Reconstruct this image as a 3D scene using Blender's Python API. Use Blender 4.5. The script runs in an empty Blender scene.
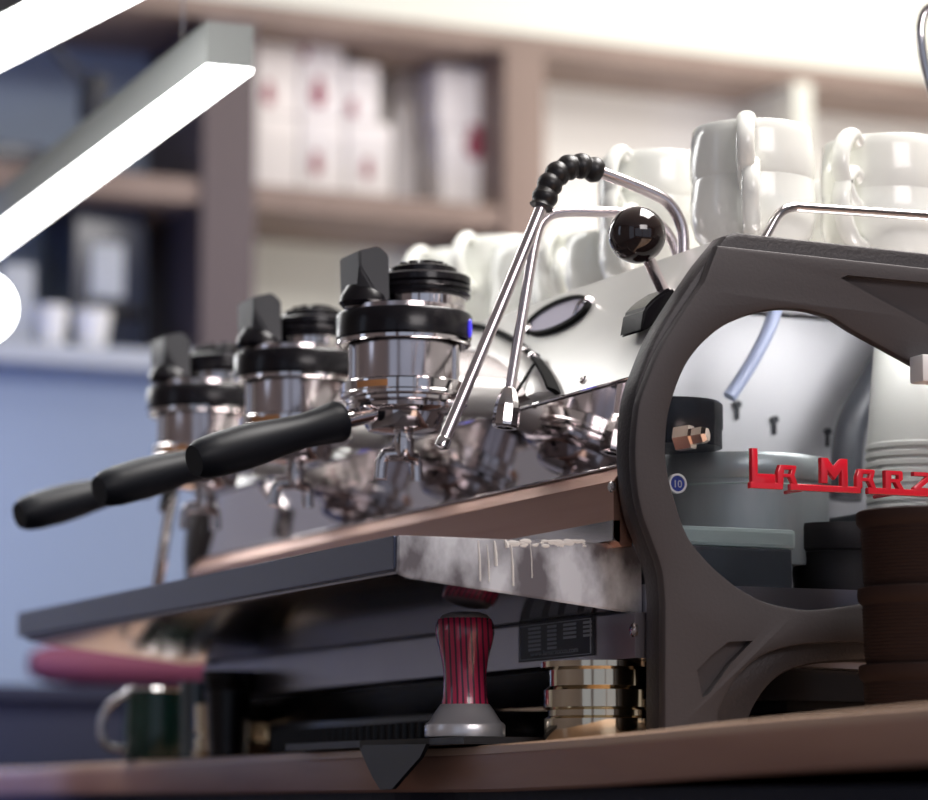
import bpy, bmesh, math, random
from mathutils import Vector, Matrix
random.seed(4)
C = bpy.context.scene.collection
PI = math.pi

# ------------------------------------------------------------------ camera geometry (used to read real positions)
F = 3000.0
yw = Vector((-1361, -402, -F)).normalized()
t_ = math.atan(402 / F)
zw = Vector((0, math.cos(t_), -math.sin(t_)))
xw = yw.cross(zw).normalized()
M3 = Matrix((xw, yw, zw))              # world = M3 @ cam

def ray(u, v): return M3 @ Vector(((u - 464) / F, (400 - v) / F, -1))
def at(u, v, ax, val):
    r = ray(u, v); return r * (val / r[ax])
def atd(u, v, d): return ray(u, v) * d
def X(u, v, x): return at(u, v, 0, x)
def Y(u, v, y): return at(u, v, 1, y)
def Z(u, v, z): return at(u, v, 2, z)

# ------------------------------------------------------------------ materials
def mat(name, col, rough=.5, metal=0, noise=None, bump=None, spec=.5, coat=0, trans=0, emit=None, col2=None, scale=(1, 1, 1), alpha=1):
    m = bpy.data.materials.new(name); m.use_nodes = True
    n = m.node_tree.nodes; l = m.node_tree.links; b = n['Principled BSDF']
    b.inputs['Base Color'].default_value = (*col, 1); b.inputs['Roughness'].default_value = rough
    b.inputs['Metallic'].default_value = metal; b.inputs['Specular IOR Level'].default_value = spec
    b.inputs['Coat Weight'].default_value = coat; b.inputs['Transmission Weight'].default_value = trans
    b.inputs['Alpha'].default_value = alpha
    if emit:
        b.inputs['Emission Color'].default_value = (*emit[0], 1); b.inputs['Emission Strength'].default_value = emit[1]
    if noise or bump:
        tc = n.new('ShaderNodeTexCoord'); mp = n.new('ShaderNodeMapping'); mp.inputs['Scale'].default_value = scale
        nz = n.new('ShaderNodeTexNoise'); nz.inputs['Scale'].default_value = noise or 60; nz.inputs['Detail'].default_value = 5
        l.new(tc.outputs['Object'], mp.inputs['Vector']); l.new(mp.outputs['Vector'], nz.inputs['Vector'])
        if col2:
            r = n.new('ShaderNodeValToRGB'); r.color_ramp.elements[0].position = .38; r.color_ramp.elements[1].position = .64
            r.color_ramp.elements[0].color = (*col, 1); r.color_ramp.elements[1].color = (*col2, 1)
            l.new(nz.outputs['Fac'], r.inputs['Fac']); l.new(r.outputs['Color'], b.inputs['Base Color'])
        if bump:
            bp = n.new('ShaderNodeBump'); bp.inputs['Strength'].default_value = bump; bp.inputs['Distance'].default_value = .002
            l.new(nz.outputs['Fac'], bp.inputs['Height']); l.new(bp.outputs['Normal'], b.inputs['Normal'])
    return m

chrome = mat('chrome', (.80, .76, .76), .07, 1)
steel = mat('polished_steel', (.74, .70, .70), .16, 1)
mirror = mat('mirror_steel', (.50, .46, .47), .05, 1)
wandm = mat('wand_steel', (.86, .77, .78), .24, 1)
reflsteel = mat('copper_reflection_steel', (.40, .22, .17), .33, 1, noise=6, col2=(.50, .30, .23), scale=(1, .3, 6))  # stainless splash band with a copper reflection put into its colour
satin = mat('satin_panel', (.66, .65, .62), .22, .25, noise=5, col2=(.74, .73, .70), scale=(1, .4, 2))
basemat = mat('base_panel_steel', (.30, .28, .31), .28, .85, noise=4, col2=(.36, .34, .37))
groupm = mat('group_steel', (.72, .66, .67), .17, 1)
underm = mat('tray_underside', (.16, .14, .15), .14, .9)
streak = mat('reflection_streaked_steel', (.20, .17, .17), .2, .55, noise=2.6, col2=(.90, .86, .83), scale=(15, 10, 9))  # tray end plate: patchy reflections painted in by noise, apart from the milk
gun = mat('gunmetal_cast', (.052, .045, .047), .62, .3, noise=380, bump=.1)
gunb = mat('gunmetal_rim', (.042, .037, .039), .45, .35, noise=380, bump=.25)
blackp = mat('black_plastic', (.006, .005, .007), .25, coat=.1, spec=.3)
handm = mat('handle_plastic', (.005, .006, .009), .45, spec=.22)
paddlem = mat('paddle_plastic', (.040, .040, .044), .36)
rubber = mat('black_rubber', (.012, .010, .010), .38)
ballm = mat('ball_phenolic', (.016, .009, .008), .10, coat=.8)
porc = mat('porcelain', (.86, .87, .81), .16, coat=.4)
redm = mat('red_enamel', (.72, .012, .03), .22, coat=.6)
boilm = mat('boiler_insulation', (.26, .29, .29), .36, .45, noise=8, col2=(.36, .38, .38), scale=(3, 3, .6))
palegreen = mat('pale_green_gasket', (.36, .44, .42), .3)
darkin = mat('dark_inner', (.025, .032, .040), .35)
brass = mat('copper_nut', (.88, .70, .60), .14, 1)
goldtag = mat('amber_tag', (.50, .22, .08), .45)
blueen = mat('blue_enamel', (.03, .05, .30), .25)
blueled = mat('blue_lens', (.02, .02, .5), .2, emit=((.08, .05, .9), .6))
whitep = mat('white_plastic', (.8, .8, .8), .35)
papw = mat('white_paper_cup', (.60, .60, .56), .55)
brownc = mat('brown_ripple_paper', (.020, .010, .008), .7, spec=.2)
blackt = mat('black_tub', (.006, .005, .006), .5, spec=.25)
cream = mat('cream_paper', (.75, .68, .52), .6, noise=30, col2=(.85, .85, .80))
woodm = mat('counter_wood', (.27, .125, .085), .42, noise=3, col2=(.36, .19, .13), scale=(5, .8, 9), bump=.1)
edgew = mat('lit_counter_edge', (.52, .33, .22), .35, noise=3, col2=(.62, .42, .30), scale=(5, .8, 9))  # light on the rounded counter edge, put in as a paler wood
cabm = mat('counter_front', (.018, .020, .034), .6, spec=.25)
taupe = mat('taupe_shelf_wood', (.21, .15, .125), .6, noise=2, col2=(.26, .19, .16), scale=(4, 4, 1))
soff = mat('cream_soffit', (.70, .70, .63), .6)
plaster = mat('pale_plaster', (.62, .60, .56), .8, noise=3, col2=(.66, .64, .60))
bluepl = mat('blue_cast_plaster', (.27, .33, .44), .8)  # cool light on the left wall is tinted into the plaster
ceilm = mat('ceiling_white', (.8, .79, .77), .8)
floorm = mat('floor_tile', (.10, .085, .085), .5)
darkwall = mat('dark_wall', (.26, .22, .22), .7)
lampm = mat('lamp_diffuser', (1, 1, 1), .5, emit=((1, 1, .98), 9))
lampw = mat('lamp_housing', (.17, .18, .175), .5)
matteblack = mat('matt_dark', (.02, .022, .03), .5)
packm = mat('white_pack', (.80, .76, .76), .5)
rose = mat('rose_print', (.28, .02, .06), .5)
greenm = mat('green_enamel', (.004, .035, .026), .18, coat=.5)
pinkm = mat('pink_cloth', (.13, .022, .045), .7)
greyitem = mat('grey_carton', (.42, .45, .50), .6)
navy = mat('navy_screen', (.015, .02, .04), .3)
hosem = mat('pale_blue_hose', (.42, .48, .68), .3)
glassm = mat('window_glass', (.9, .92, .95), .02, trans=1, spec=.5)
glassm.node_tree.nodes['Principled BSDF'].inputs['IOR'].default_value = 1.2

# red striped laminated tamper wood
tamw = mat('striped_red_laminate', (.3, .02, .05), .25, coat=.6)
n = tamw.node_tree.nodes; l = tamw.node_tree.links
tc = n.new('ShaderNodeTexCoord'); wv = n.new('ShaderNodeTexWave'); wv.wave_type = 'BANDS'; wv.bands_direction = 'X'
wv.inputs['Scale'].default_value = 78; wv.inputs['Distortion'].default_value = .5; wv.inputs['Detail'].default_value = 1
rp = n.new('ShaderNodeValToRGB'); rp.color_ramp.elements[0].position = .18; rp.color_ramp.elements[1].position = .42
rp.color_ramp.elements[0].color = (.10, .03, .06, 1); rp.color_ramp.elements[1].color = (.62, .035, .11, 1)
mp = n.new('ShaderNodeMapping'); mp.inputs['Rotation'].default_value = (0, .05, .42)
l.new(tc.outputs['Object'], mp.inputs['Vector']); l.new(mp.outputs['Vector'], wv.inputs['Vector'])
l.new(wv.outputs['Fac'], rp.inputs['Fac']); l.new(rp.outputs['Color'], n['Principled BSDF'].inputs['Base Color'])

# ------------------------------------------------------------------ mesh helpers
def link(name, me, m, parent=None, smooth=True, angle=40):
    o = bpy.data.objects.new(name, me); C.objects.link(o)
    if m: me.materials.append(m)
    if parent is not None: o.parent = parent
    if smooth:
        for p in me.polygons: p.use_smooth = True
        try: me.set_sharp_from_angle(angle=math.radians(angle))
        except Exception: pass
    return o

def obj(name, bm, m, parent=None, smooth=True, angle=40, origin=None):
    bmesh.ops.recalc_face_normals(bm, faces=bm.faces[:])
    if origin is not None: bmesh.ops.translate(bm, vec=-Vector(origin), verts=bm.verts[:])
    me = bpy.data.meshes.new(name); bm.to_mesh(me); bm.free()
    o = link(name, me, m, parent, smooth, angle)
    if origin is not None: o.location = origin
    return o

def box(bm, lo, hi, bev=0, rot=None, piv=None):
    b = bmesh.new(); bmesh.ops.create_cube(b, size=1)
    lo, hi = Vector(lo), Vector(hi); s = hi - lo; c = (lo + hi) / 2
    for v in b.verts: v.co = Vector((v.co.x * s.x, v.co.y * s.y, v.co.z * s.z))
    if bev: bmesh.ops.bevel(b, geom=b.edges[:], offset=bev, segments=2, affect='EDGES', profile=.6)
    R = Matrix.Translation(c) @ (rot or Matrix()).to_4x4()
    for v in b.verts: v.co = R @ v.co
    merge(bm, b)

def merge(bm, b):
    me = bpy.data.meshes.new('t'); b.to_mesh(me); b.free(); bm.from_mesh(me); bpy.data.meshes.remove(me)

def frame_from(d):
    d = Vector(d).normalized(); return d.to_track_quat('Z', 'Y').to_matrix()

def lathe(bm, prof, loc=(0, 0, 0), axis=(0, 0, 1), seg=48, a0=0, a1=2 * PI, sx=1, sy=1):
    R = frame_from(axis); loc = Vector(loc); full = abs(a1 - a0 - 2 * PI) < 1e-6
    k = seg if full else seg + 1; rings = []
    for r, z in prof:
        if r < 1e-6: rings.append([bm.verts.new(loc + R @ Vector((0, 0, z)))] * k); continue
        rings.append([bm.verts.new(loc + R @ Vector((r * sx * math.cos(a0 + (a1 - a0) * i / seg), r * sy * math.sin(a0 + (a1 - a0) * i / seg), z))) for i in range(k)])
    for A, B in zip(rings, rings[1:]):
        for i in range(seg):
            j = (i + 1) % k; vs = []
            for v in (A[i], A[j], B[j], B[i]):
                if v not in vs: vs.append(v)
            if len(vs) > 2:
                try: bm.faces.new(vs)
                except ValueError: pass

def spline(pts, n=8):
    pts = [Vector(p) for p in pts]; P = [pts[0] * 2 - pts[1]] + pts + [pts[-1] * 2 - pts[-2]]; out = []
    for i in range(1, len(P) - 2):
        for k in range(n):
            t = k / n; a, b, c, d = P[i - 1:i + 3]
            out.append(.5 * ((2 * b) + (-a + c) * t + (2 * a - 5 * b + 4 * c - d) * t * t + (-a + 3 * b - 3 * c + d) * t ** 3))
    out.append(pts[-1]); return out

def tube(bm, pts, r, seg=14, cap=True):
    pts = [Vector(p) for p in pts]; rs = r if isinstance(r, (list, tuple)) else [r] * len(pts)
    T = [(pts[min(i + 1, len(pts) - 1)] - pts[max(i - 1, 0)]).normalized() for i in range(len(pts))]
    up = Vector((0, 0, 1)) if abs(T[0].z) < .9 else Vector((0, 1, 0)); nrm = (up - T[0] * up.dot(T[0])).normalized(); rings = []
    for p, t, q in zip(pts, T, rs):
        nrm = (nrm - t * nrm.dot(t)).normalized(); b = t.cross(nrm)
        rings.append([bm.verts.new(p + (nrm * math.cos(2 * PI * i / seg) + b * math.sin(2 * PI * i / seg)) * q) for i in range(seg)])
    for A, B in zip(rings, rings[1:]):
        for i in range(seg): bm.faces.new((A[i], A[(i + 1) % seg], B[(i + 1) % seg], B[i]))
    if cap: bm.faces.new(rings[0]); bm.faces.new(rings[-1][::-1])

def prism(bm, pts, vec):
    """closed polygon of 3-D points, extruded along vec"""
    vec = Vector(vec); a = [bm.verts.new(p) for p in pts]; b = [bm.verts.new(Vector(p) + vec) for p in pts]
    k = len(a); bm.faces.new(a); bm.faces.new(b[::-1])
    for i in range(k): bm.faces.new((a[i], a[(i + 1) % k], b[(i + 1) % k], b[i]))

def plate(name, loops, y0, y1, m, parent, bev=.0, smoothloops=()):
    """outline loops in the X-Z plane (holes allowed) filled between y0 and y1 with chamfer"""
    cu = bpy.data.curves.new(name, 'CURVE'); cu.dimensions = '2D'; cu.fill_mode = 'BOTH'
    for lp in loops:
        s = cu.splines.new('POLY'); s.points.add(len(lp) - 1); s.use_cyclic_u = True
        for p, q in zip(s.points, lp): p.co = (q[0], q[1], 0, 1)
    cu.extrude = max((y1 - y0) / 2 - bev, 1e-5); cu.bevel_depth = bev; cu.bevel_resolution = 1; cu.offset = -bev
    o = bpy.data.objects.new(name, cu); C.objects.link(o); bpy.context.view_layer.update()
    me = bpy.data.meshes.new_from_object(o.evaluated_get(bpy.context.evaluated_depsgraph_get()))
    bpy.data.objects.remove(o); bpy.data.curves.remove(cu)
    for v in me.vertices: v.co = Vector((v.co.x, (y0 + y1) / 2 - v.co.z, v.co.y))
    b = bmesh.new(); b.from_mesh(me); bmesh.ops.remove_doubles(b, verts=b.verts[:], dist=1e-5); bpy.data.meshes.remove(me)
    return obj(name, b, m, parent, True, 25)

def tag(o, label, cat, group=None):
    o['label'] = label; o['category'] = cat
    if group: o['group'] = group
    return o
def thing(name, label, cat, loc=(0, 0, 0), group=None):
    o = bpy.data.objects.new(name, None); C.objects.link(o); o.location = loc; o.empty_display_size = .02
    return tag(o, label, cat, group)
def struct(name, bm, m, smooth=False):
    o = obj(name, bm, m, None, smooth); o['kind'] = 'structure'; return o
def copy_tree(o, parent=None):
    c = o.copy(); C.objects.link(c)
    if parent is not None: c.parent = parent
    for ch in list(o.children): copy_tree(ch, c)
    return c
def B(): return bmesh.new()

ZC = .04            # counter top above the camera
G = atd(404, 320, 2.3)      # near brew group axis at the collar
GX, GY, GZ = G
DY = .23

# ------------------------------------------------------------------ room
ZF, ZT = -.95, 1.9
def slab(name, lo, hi, m):
    b = B(); box(b, lo, hi); return struct(name, b, m)
slab('floor', (-1.6, -1.3, ZF - .05), (4.2, 4.85, ZF), floorm)
slab('ceiling', (-1.6, -1.3, ZT), (4.2, 4.85, ZT + .05), ceilm)
slab('wall_back', (-1.6, 4.75, ZF), (4.2, 4.85, ZT), plaster)
slab('wall_right', (4.15, -1.3, ZF), (4.25, 4.75, ZT), plaster)
slab('wall_left', (-1.7, .3, ZF), (-1.6, 4.85, ZT), darkwall)
# street-side wall with a big shop window opening behind the camera
b = B(); box(b, (-1.6, -1.3, ZF), (4.2, -1.2, -.5)); box(b, (-1.6, -1.3, 1.5), (4.2, -1.2, ZT)); box(b, (-1.6, -1.3, -.5), (-1.2, -1.2, 1.5)); box(b, (2.9, -1.3, -.5), (4.2, -1.2, 1.5)); box(b, (.55, -1.3, -.5), (.65, -1.2, 1.5))
struct('wall_front', b, darkwall)

# ------------------------------------------------------------------ shelving on the back wall
YB = 4.4
def zy(u, v, y=YB): return Y(u, v, y)
sh = thing('wall_shelving', 'blurred taupe wall shelving with open bays under a cream soffit', 'shelving', (2.2, YB, 0))
def shp(name, lo, hi, m, bev=0):
    b = B(); box(b, Vector(lo) - Vector((2.2, YB, 0)), Vector(hi) - Vector((2.2, YB, 0)), bev); return obj(name, b, m, sh, False)
x0 = 1.05; x1 = 3.6; zt = 1.268
b = B(); box(b, (x0 - .3, YB, zt), (4.15, 4.75, ZT)); struct('trim_1', b, soff)                       # soffit
shp('top_board', (x0, YB + .002, zt - .03), (x1, 4.75, zt), taupe)
zs = zy(258, 183).z
shp('shelf_board', (x0, YB + .01, zs - .038), (zy(545, 200).x, 4.75, zs), taupe)
for (u0, u1, zb, dm_) in ((203, 256, .70, mat('haze_darkened_taupe', (.10, .075, .08), .6)), (505, 545, .80, taupe)):  # first divider: effect of haze painted as a darker copy of the taupe
    shp('divider', (zy(u0, 150).x, YB, zb), (zy(u1, 150).x, 4.75, zt - .03), dm_)
shp('divider', (zy(795, 150).x, YB, .8), (zy(813, 150).x, 4.75, zt - .03), soff)
b = B(); zb_ = zy(0, 340).z
shp('bottom_board', (x0, YB, zb_ - .03), (zy(256, 150).x + .02, 4.75, zb_), greyitem)
shp('back_board', (zy(545, 150).x, 4.60, .8), (x1, 4.74, zt - .03), mat('pale_back_panel', (.84, .82, .78), .7))
shp('back_board', (zy(256, 150).x, 4.66, .72), (zy(505, 150).x, 4.74, zs - .04), soff)
shp('back_board', (zy(256, 150).x, 4.66, zs), (zy(505, 150).x, 4.74, zt - .03), plaster)
shp('back_board', (x0, 4.68, zb_), (zy(203, 150).x, 4.745, zt - .03), bluepl)
b = B(); box(b, (x0 - .6, 4.45, ZF), (zy(250, 340).x, 4.74, zb_ - .03)); struct('wall_recess', b, bluepl)
# back counter
b = B(); box(b, (.4, 3.86, ZF), (2.3, 4.40, .135)); box(b, (.38, 3.84, .135), (2.32, 4.41, .152))
tag(obj('back_counter', b, cabm, None, False), 'dark blue-grey back counter low at the left, behind the machine', 'counter')

# packages on the shelf
def pack(u0, u1, v0, v1, y, zbot, label, marks=(), group='white packs on the back shelf', m=packm):
    a = Y(u0, v0, y); c = Y(u1, v1, y); zt_ = a.z if zbot is None else a.z
    zb = c.z if zbot is None else zbot
    o = Vector(((a.x + c.x) / 2, y, zb)); w = (c.x - a.x) / 2
    t = thing('coffee_pack', label, 'pack', o, group)
    b = B(); box(b, (-w, 0, 0), (w, .10, zt_ - zb), .006); obj('carton', b, m, t)
    for (mu, mv, r) in marks:
        p = Y(mu, mv, y) - o; r = r * y * 1.1 / F; b = B()
        lathe(b, [(0, .002), (r * .8, .002), (r, 0)], (p.x, -.001, p.z), (0, -1, 0), 14, sx=.8, sy=1.2)
        box(b, (p.x - r * .45, -.0025, p.z), (p.x + r * .45, 0, p.z + r * 1.8)); obj('red_emblem', b, rose, t)
    return zt_
zl = zs
zz = pack(256, 299, 113, 184, 4.50, zl, 'white pack at the left end of the lower shelf row', [])
pack(301, 345, 116, 187, 4.50, zl, 'white pack in the lower row with a rose mark at its foot', [(316, 166, 8)])
pack(347, 393, 120, 190, 4.50, zl, 'white pack at the right end of the lower shelf row, faint rose mark', [(367, 171, 7)])
pack(256, 299, 40, 112.5, 4.50, zz + .0005, 'white pack with a rose mark, topmost at the far left of the stack', [(268, 96, 8)])
pack(301, 344, 44, 113, 4.50, Y(301, 116, 4.5).z + .0005, 'white pack with the darkest rose mark, upper row', [(318, 96, 10), (305, 55, 4)])
pack(346, 380, 62, 118, 4.50, Y(347, 120, 4.5).z + .0005, 'shorter white pack on top at the right of the upper row', [(352, 110, 6)])
pack(396, 425, 70, 190, 4.62, zl, 'plain cream upright pack beside the stacked white packs', [], None)
zz = pack(441, 502, 128, 195, 4.5, zl, 'white pack with a big dark rose mark beside the shelf divider', [(474, 146, 12), (492, 178, 8)], 'white packs next to the shelf divider')
pack(438, 498, 64, 127, 4.5, zz + .0005, 'white pack with a red corner, upper of the two by the divider', [(490, 78, 7)], 'white packs next to the shelf divider')

# dark machine and cartons on the lower left shelf
def solid(name, u0, v0, u1, v1, y, dep, m, label, cat, zbot=None, bev=.006, extra=None):
    a = Y(u0, v0, y); c = Y(u1, v1, y); zb = c.z if zbot is None else zbot
    o = Vector(((a.x + c.x) / 2, y, zb)); w = (c.x - a.x) / 2
    t = thing(name, label, cat, o); b = B(); box(b, (-w, 0, 0), (w, dep, a.z - zb), bev); obj('housing', b, m, t); return t, o
t, o = solid('water_boiler', 75, 195, 145, 335, 4.48, .16, navy, 'dark navy appliance with a pale front panel on the left shelf', 'appliance', zb_)
a = Y(89, 243, 4.48) - o; c = Y(122, 300, 4.48) - o
b = B(); box(b, (a.x, -.012, c.z), (c.x, .001, a.z), .004); obj('front_panel', b, greyitem, t)
b = B(); box(b, (a.x - .02, -.006, c.z - .03), (c.x + .035, .001, c.z - .012), .003); obj('drip_ledge', b, blackp, t)
for (u, v, w_, lb) in ((58, 303, 18, 'small pale cup on the left shelf, left of the navy appliance'), (100, 308, 20, 'wider pale cup on the left shelf, in front of the navy appliance')):
    p = Y(u, v, 4.41); r = w_ * 4.5 / F; h = p.z - zb_; b = B()
    lathe(b, [(0, 0), (r * .75, 0), (r, h), (r * .9, h), (r * .7, .004), (0, .004)], (0, 0, 0), seg=24)
    o = obj('pale_cup', b, whitep, None); o.location = (p.x, 4.42 + r, zb_); tag(o, lb, 'cup')
solid('tall_carton', 2, 262, 34, 335, 4.45, .1, greyitem, 'pale upright carton at the far left of the shelf', 'carton', zb_)
solid('dark_box', -20, 140, 46, 190, 4.44, .2, navy, 'dark box on the upper shelf at the far left edge', 'box', zs)

# hanging dark cable with a small plug end
p0 = Y(30, 20, 4.2); p1 = Y(94, 95, 4.2)
b = B(); tube(b, [Y(-60, -90, 4.2), p0, (p0 + p1) / 2 + Vector((.004, 0, -.004)), p1], .0065, 10)
t = thing('hanging_spotlight', 'dark little spotlight on a thin slanting arm, upper left', 'spotlight', p1)
for v in b.verts: v.co -= p1
obj('arm', b, matteblack, t)
b = B(); lathe(b, [(0, .03), (.018, .028), (.022, 0), (.018, -.035), (.012, -.045), (0, -.045)], (0, 0, 0), (.2, 0, 1), 20); obj('lamp_head', b, matteblack, t)

# ------------------------------------------------------------------ lamps
def lamp(px, slope_vp, d0, L, w, h, label):
    p = atd(px[0], px[1], d0); far = ray(slope_vp, 802); d = Vector((far.x, far.y, 0)).normalized(); s = Vector((d.y, -d.x, 0))
    t = thing('linear_pendant_lamp', label, 'lamp', p, None)
    def bx(z0, z1, w_, m, nm, a=0):
        b = B(); q = [s * -w_ / 2 + d * a, s * w_ / 2 + d * a, s * w_ / 2 + d * (L - a), s * -w_ / 2 + d * (L - a)]
        prism(b, [Vector((v.x, v.y, z0)) for v in q], (0, 0, z1 - z0)); obj(nm, b, m, t, False)
    bx(.003, h, w, lampw, 'housing'); bx(0, .0035, w * .97, lampm, 'diffuser', .001)
    for a in (.15, L - .2):
        b = B(); tube(b, [d * a + Vector((0, 0, h)), d * a + Vector((0, 0, ZT - p.z))], .001, 6); obj('wire', b, chrome, t)
    return t
lamp((230, 70), -760, 2.7, 2.0, .044, .043, 'slim white linear lamp with glowing underside, its near end facing us')
lamp((204, -60), -1469, 2.5, 2.2, .080, .05, 'broader glowing linear lamp crossing the upper left corner')
# round globe lamp at the left edge
p = atd(-20, 308, 3.0); r = .0365
t = thing('globe_lamp', 'round glowing white globe lamp cut by the left edge', 'lamp', p)
b = B(); lathe(b, [(r * math.sin(i * PI / 20), -r * math.cos(i * PI / 20)) for i in range(21)], seg=32); obj('globe', b, lampm, t)
b = B(); tube(b, [(0, 0, r), (0, 0, ZT - p.z)], .002, 8); obj('cord', b, matteblack, t)
b = B(); lathe(b, [(0, r + .02), (.012, r + .02), (.014, r - .004), (0, r - .004)], seg=20); obj('lamp_cap', b, chrome, t)

# ------------------------------------------------------------------ counter
ed = [atd(u, v, d) for u, v, d in ((1300, 668, 1.30), (1100, 687.5, 1.46), (928, 703, 1.60), (750, 719, 1.75), (608, 734, 1.90))] + [Z(u, v, ZC) for u, v in ((500, 743), (440, 746.5), (357, 748.5), (200, 757), (100, 763), (23, 768))] + [atd(-60, 770.2, 3.78)]
edge = spline(ed, 5)
far = edge[-1]
inner = [Vector((1.75, far.y, ZC)), Vector((1.75, 1.0, ZC))]
TH = .033
ct = thing('bar_counter', 'reddish brown wooden bar counter under the espresso machine', 'counter', (1.2, 2, ZC))
off = Vector((1.2, 2, ZC))
def loop(inset, z, flat=False):
    out = []
    for i, e in enumerate(edge):
        a = edge[max(i - 1, 0)]; c = edge[min(i + 1, len(edge) - 1)]; tt = (c - a); tt.z = 0; tt.normalize(); nn = Vector((tt.y, -tt.x, 0)) * inset
        zz = ZC if flat else e.z
        out.append(Vector((e.x + nn.x, e.y + nn.y, zz + z - ZC)) - off)
    return out + [Vector((p.x, p.y, z)) - off for p in inner]
def stackloops(lv):
    b = B(); R_ = [[b.verts.new(p) for p in q] for q in lv]
    b.faces.new(R_[0]); b.faces.new(R_[-1][::-1])
    for A, Bq in zip(R_, R_[1:]):
        for i in range(len(A)): b.faces.new((A[i], A[(i + 1) % len(A)], Bq[(i + 1) % len(A)], Bq[i]))
    return b
obj('worktop', stackloops([loop(.02, ZC - .006, True), loop(.001, ZC - .0068), loop(0, ZC - .009), loop(0, ZC - TH + .002), loop(.002, ZC - TH)]), woodm, ct, True, 30)
obj('lit_top_layer', stackloops([loop(.03, ZC, True), loop(.016, ZC - .0002, True) , loop(.006, ZC - .0002), loop(.0015, ZC - .0015), loop(.0008, ZC - .0067)]), edgew, ct, True, 50)
b = B(); prism(b, loop(.012, ZC - TH + .002, True), (0, 0, ZF - ZC + TH - .002)); obj('front_panel', b, cabm, ct, False)

# ------------------------------------------------------------------ espresso machine
YN, YFAR = 1.82, 2.745
mc = thing('espresso_machine', 'large three group espresso machine in polished steel with a dark grey side frame', 'espresso machine', (1.2, 2.3, ZC))
MO = Vector((1.2, 2.3, ZC))
def mo(name, bm, m, smooth=True, angle=40, parent=None, off=None):
    for v in bm.verts: v.co -= MO
    return obj(name, bm, m, parent if parent is not None else mc, smooth, angle)

def P2(pts, y=YN): return [(lambda q: (q.x, q.z))(Y(u, v, y)) for u, v in pts]
def cr(pts, n=5):   # smooth an open run of points
    return [(p.x, p.y) for p in spline([(a, b_, 0) for a, b_ in pts], n)]
zft = ZC + .0005
outer_l = cr([(688, 268), (664, 303), (642, 339), (627, 374), (618, 402), (614, 447), (616, 488), (622, 520), (631, 545), (641, 574), (644, 603)])
outer_px = [(710, 241)] + outer_l + [(643.5, 741)]
arch_px = cr([(727, 741), (735, 716), (742, 702), (754, 686), (771, 673), (801, 665), (840, 662.5)]) 
outer = P2([(u, v) for u, v in outer_px]); arch = P2(arch_px)
outer[-1] = (outer[-1][0], zft); arch[0] = (arch[0][0], zft)
xc = 1.235
def mirror_pts(q): return [(2 * xc - x, z) for x, z in q][::-1]
tl = P2([(722, 237.5)])[0]
tr = (1.60, tl[1] - .004)
outline = [tl] + outer + arch + [(1.42, arch[-1][1]), (1.465, arch[-1][1] - .02), (1.49, zft), (1.585, zft), (1.60, .12), (1.605, .25), (1.63, .34)] + [tr]
win = cr([(736, 588), (711, 567), (687, 538), (673, 500), (665, 466), (664.5, 433), (670, 402), (687, 361), (715, 331), (746, 316), (774, 310), (803, 311), (829, 318)])
win = win + [(851, 332), (920, 370), (975, 402), (1010, 430), (1025, 470), (1022, 530), (1000, 570), (960, 592)] + cr([(925, 598), (870, 603), (832, 608), (801, 610), (763, 602), (736, 588)])[:-1]
window = P2(win)
def shrink(lp, d):
    n_ = len(lp); out = []
    area = sum(lp[i][0] * lp[(i + 1) % n_][1] - lp[(i + 1) % n_][0] * lp[i][1] for i in range(n_)); sg = 1 if area > 0 else -1
    for i in range(n_):
        p0 = Vector(lp[i - 1]); p = Vector(lp[i]); p1 = Vector(lp[(i + 1) % n_]); a = (p - p0).normalized(); c = (p1 - p).normalized()
        na = Vector((-a.y, a.x)) * sg; nc = Vector((-c.y, c.x)) * sg; m_ = (na + nc).normalized(); k = d / max(.5, m_.dot(na)); out.append((p.x + m_.x * k, p.y + m_.y * k))
    return out
YB_ = YN + .030
def moved(lp, ins=0):      # the same outline carried back to the rear face of the casting
    return lp
back = P2([(u, v) for u, v in [(722, 237.5)] + outer_px], YB_); back[-1] = (back[-1][0], zft)
archb = P2(arch_px, YB_); archb[0] = (archb[0][0], zft)
outb = back + archb + outline[len(back) + len(archb):]
sp = plate('side_frame', [outb, shrink(window, -.010)], YN + .006, YB_, gunb, None, .0045)
ins = shrink(outline, .014 if True else 0); ins = [(x, max(z, zft)) if z > .06 else (x, zft) for x, z in ins]
ztl = tl[1] - .0065
ins = [(x - (.004 if x < 1.2 else 0), ztl) if z > ztl - .010 and i_ in (0, 1, len(ins) - 1) else (x, z) for i_, (x, z) in enumerate(ins)]
front = plate('frame_face', [ins, window], YN - .004, YN + .007, gun, None, .0030)
# pockets cut into the casting
def pocket(target, poly, depth):
    b = B(); prism(b, [Vector((x, YN - .03, z)) for x, z in P2(poly)], (0, .03 - .004 + depth * .6, 0)); 
    o = obj('cutter', b, None, None, False); md = target.modifiers.new('p', 'BOOLEAN'); md.operation = 'DIFFERENCE'; md.object = o; md.solver = 'EXACT'
    bpy.context.view_layer.update(); me = bpy.data.meshes.new_from_object(target.evaluated_get(bpy.context.evaluated_depsgraph_get()))
    target.modifiers.clear(); target.data = me; bpy.data.objects.remove(o)
    for p in me.polygons: p.use_smooth = True
    me.set_sharp_from_angle(angle=math.radians(25))
pocket(front, [(838, 279), (845, 276), (1010, 291), (1010, 372)], .012)
pocket(front, [(694, 671), (700, 698), (706, 694), (728, 664), (750, 641), (726, 642), (708, 656)], .012)
for o in (sp, front):
    for v in o.data.vertices: v.co -= MO
    o.data.update()
sp.parent = mc; front.parent = sp
sp['label'] = 'matt dark grey side frame with a round window'
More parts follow.
